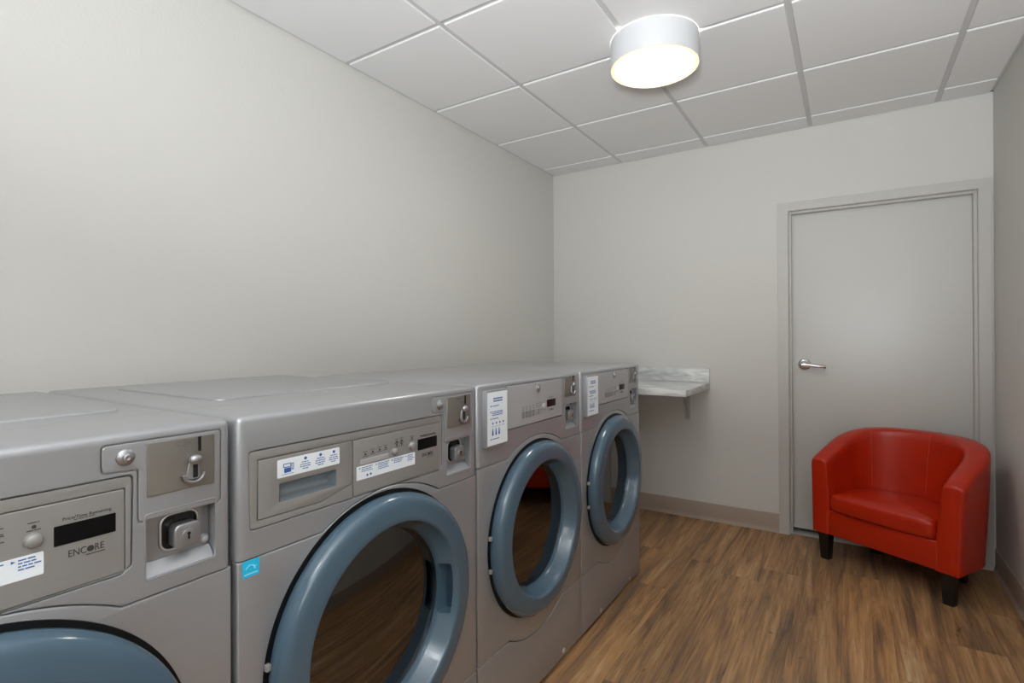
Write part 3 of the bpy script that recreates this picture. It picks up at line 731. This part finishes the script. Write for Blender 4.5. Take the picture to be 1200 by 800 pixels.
# ================================================================== RED TUB CHAIR
def tub_chair():
    ang = math.radians(-30.16)
    tx = Vector((math.cos(ang), math.sin(ang), 0))
    P0 = Vector((1.8102, -0.2988, 0))
    A_, DC, B_ = 0.345, 0.20, 0.30
    t = thing('tub_chair', 'wide red leather tub chair on black legs in front of the door', 'armchair', P0+tx*A_, ang)
    D_ = DC+B_
    LEAN = 0.022                     # the frame has racked a little towards the wall
    # stations: position on the outer plan curve, inward direction, rim height
    st = []
    for y in (0.0, 0.002, 0.008, 0.05, 0.10, 0.14): st.append((Vector((-A_, y)), Vector((1, 0)), y))
    n = 40
    for k in range(n+1):
        a = PI-PI*k/n
        p = Vector((A_*math.cos(a), DC+B_*math.sin(a)))
        nr = Vector((math.cos(a)/A_, math.sin(a)/B_)).normalized()
        st.append((p, -nr, p.y))
    for y in (0.14, 0.10, 0.05, 0.008, 0.002, 0.0): st.append((Vector((A_, y)), Vector((-1, 0)), y))
    def section(dep):
        zr = 0.556+0.164*math.sin(PI/2*min(1, max(0, dep)/D_))
        k = dep/D_                         # the back is a little thicker than the arms
        ti = 0.018*k
        return [(0.0, 0.152), (0.002, 0.150), (-0.004, 0.30), (-0.008, 0.42), (-0.012, zr-0.04), (-0.011, zr-0.016), (-0.006, zr-0.006), (0.004, zr-0.001), (0.024, zr+0.001),
                (0.052+ti*.5, zr), (0.067+ti, zr-0.005), (0.075+ti, zr-0.016), (0.079+ti, zr-0.045), (0.082+ti*1.4, zr-0.12), (0.088+ti*2.0, 0.40), (0.094+ti*2.4, 0.33), (0.096+ti*2.4, 0.27), (0.096+ti*2.4, 0.152)]
    b = bmesh.new(); rows = []; 
    for i, (p, nd, dep) in enumerate(st):
        sec = section(dep)
        cx_ = sum(q[0] for q in sec)/len(sec); 
        ins = {0: 0.010, 1: 0.004, 2: 0.0}.get(min(i, len(st)-1-i), 0.0)
        row = []
        for (o, z) in sec:
            zz = z; oo = o
            if ins:
                oo = o+(ins if o < 0.045 else -ins); 
                if z > 0.45: zz = z-ins*0.8
            q = p+nd*oo; row.append(b.verts.new((q.x+LEAN*(zz-0.15), q.y, zz)))
        rows.append(row)
    m = len(rows[0])
    for i in range(len(rows)-1):
        for k in range(m): b.faces.new((rows[i][k], rows[i][(k+1) % m], rows[i+1][(k+1) % m], rows[i+1][k]))
    b.faces.new(rows[0]); b.faces.new(rows[-1])
    bmesh.ops.recalc_face_normals(b, faces=b.faces[:])
    MB().addbm(b).build('tub_shell', m_red, t, 45)
    # front apron and seat base
    ap = MB().box(-0.262, 0.262, 0.004, 0.05, 0.152, 0.287, 0.006, 3)
    ap.box(-0.25, 0.25, 0.03, 0.36, 0.152, 0.28)
    ap.build('seat_base', m_red, t)
    # cushion
    b = bmesh.new(); out = []
    hw, y0, yc, bb = 0.251, -0.010, 0.16, 0.215
    pts = [(-hw, yc), (-hw, 0.10), (-hw, 0.05), (-hw+0.002, 0.016), (-hw+0.012, 0.0), (-hw+0.03, y0+0.002)]
    pts += [(-hw+0.06+(2*hw-0.12)*k/12, y0-0.008*math.sin(PI*k/12)) for k in range(13)]
    pts += [(-q[0], q[1]) for q in reversed(pts[:6])]
    pts += [(hw*math.cos(PI*k/24), yc+bb*math.sin(PI*k/24)) for k in range(1, 24)]
    cxy = Vector((0, 0.16))
    rings = []
    for (s_, z) in ((0.90, 0.288), (0.965, 0.290), (0.99, 0.298), (1.0, 0.312), (1.002, 0.335), (0.998, 0.352), (0.985, 0.364), (0.962, 0.373), (0.93, 0.378), (0.8, 0.387), (0.6, 0.394), (0.35, 0.398), (0.12, 0.399)):
        rings.append([b.verts.new((cxy.x+(p[0]-cxy.x)*s_, cxy.y+(p[1]-cxy.y)*s_, z)) for p in pts])
    for i in range(len(rings)-1):
        for k in range(len(pts)): b.faces.new((rings[i][k], rings[i][(k+1) % len(pts)], rings[i+1][(k+1) % len(pts)], rings[i+1][k]))
    b.faces.new(rings[0]); b.faces.new(rings[-1]); bmesh.ops.recalc_face_normals(b, faces=b.faces[:])
    MB().addbm(b).build('seat_cushion', m_red, t, 60)
    # seams on the inner back
    def seam_at(i):
        p, nd, dep = st[i]; pts3 = []
        for (o, z) in section(dep)[4:15]:
            q = p+nd*(o+0.0005 if o > 0.04 else o); pts3.append((q.x+LEAN*(z-0.15), q.y, z+(0.0005 if 0 < o < 0.06 else 0)))
        return pts3
    for i in (6+8, 6+22): MB().tube(seam_at(i), 0.0016).build('seam', m_redseam, t)
    for sx in (-1, 1):
        MB().tube([(sx*0.2575, 0.0005, 0.156), (sx*0.2575, 0.0005, 0.28)], 0.0014).build('seam', m_redseam, t)
    # legs
    for (lx, ly) in ((-0.29, 0.045), (0.29, 0.045), (-0.20, 0.37), (0.20, 0.37)):
        b = bmesh.new(); bmesh.ops.create_cube(b, size=1)
        for v in b.verts:
            h_ = 0.028 if v.co.z > 0 else 0.020
            v.co = Vector((lx+(h_ if v.co.x > 0 else -h_), ly+(h_ if v.co.y > 0 else -h_), 0.153 if v.co.z > 0 else 0.0))
        MB().addbm(b).build('leg', m_leg, t)
    return t
tub_chair()
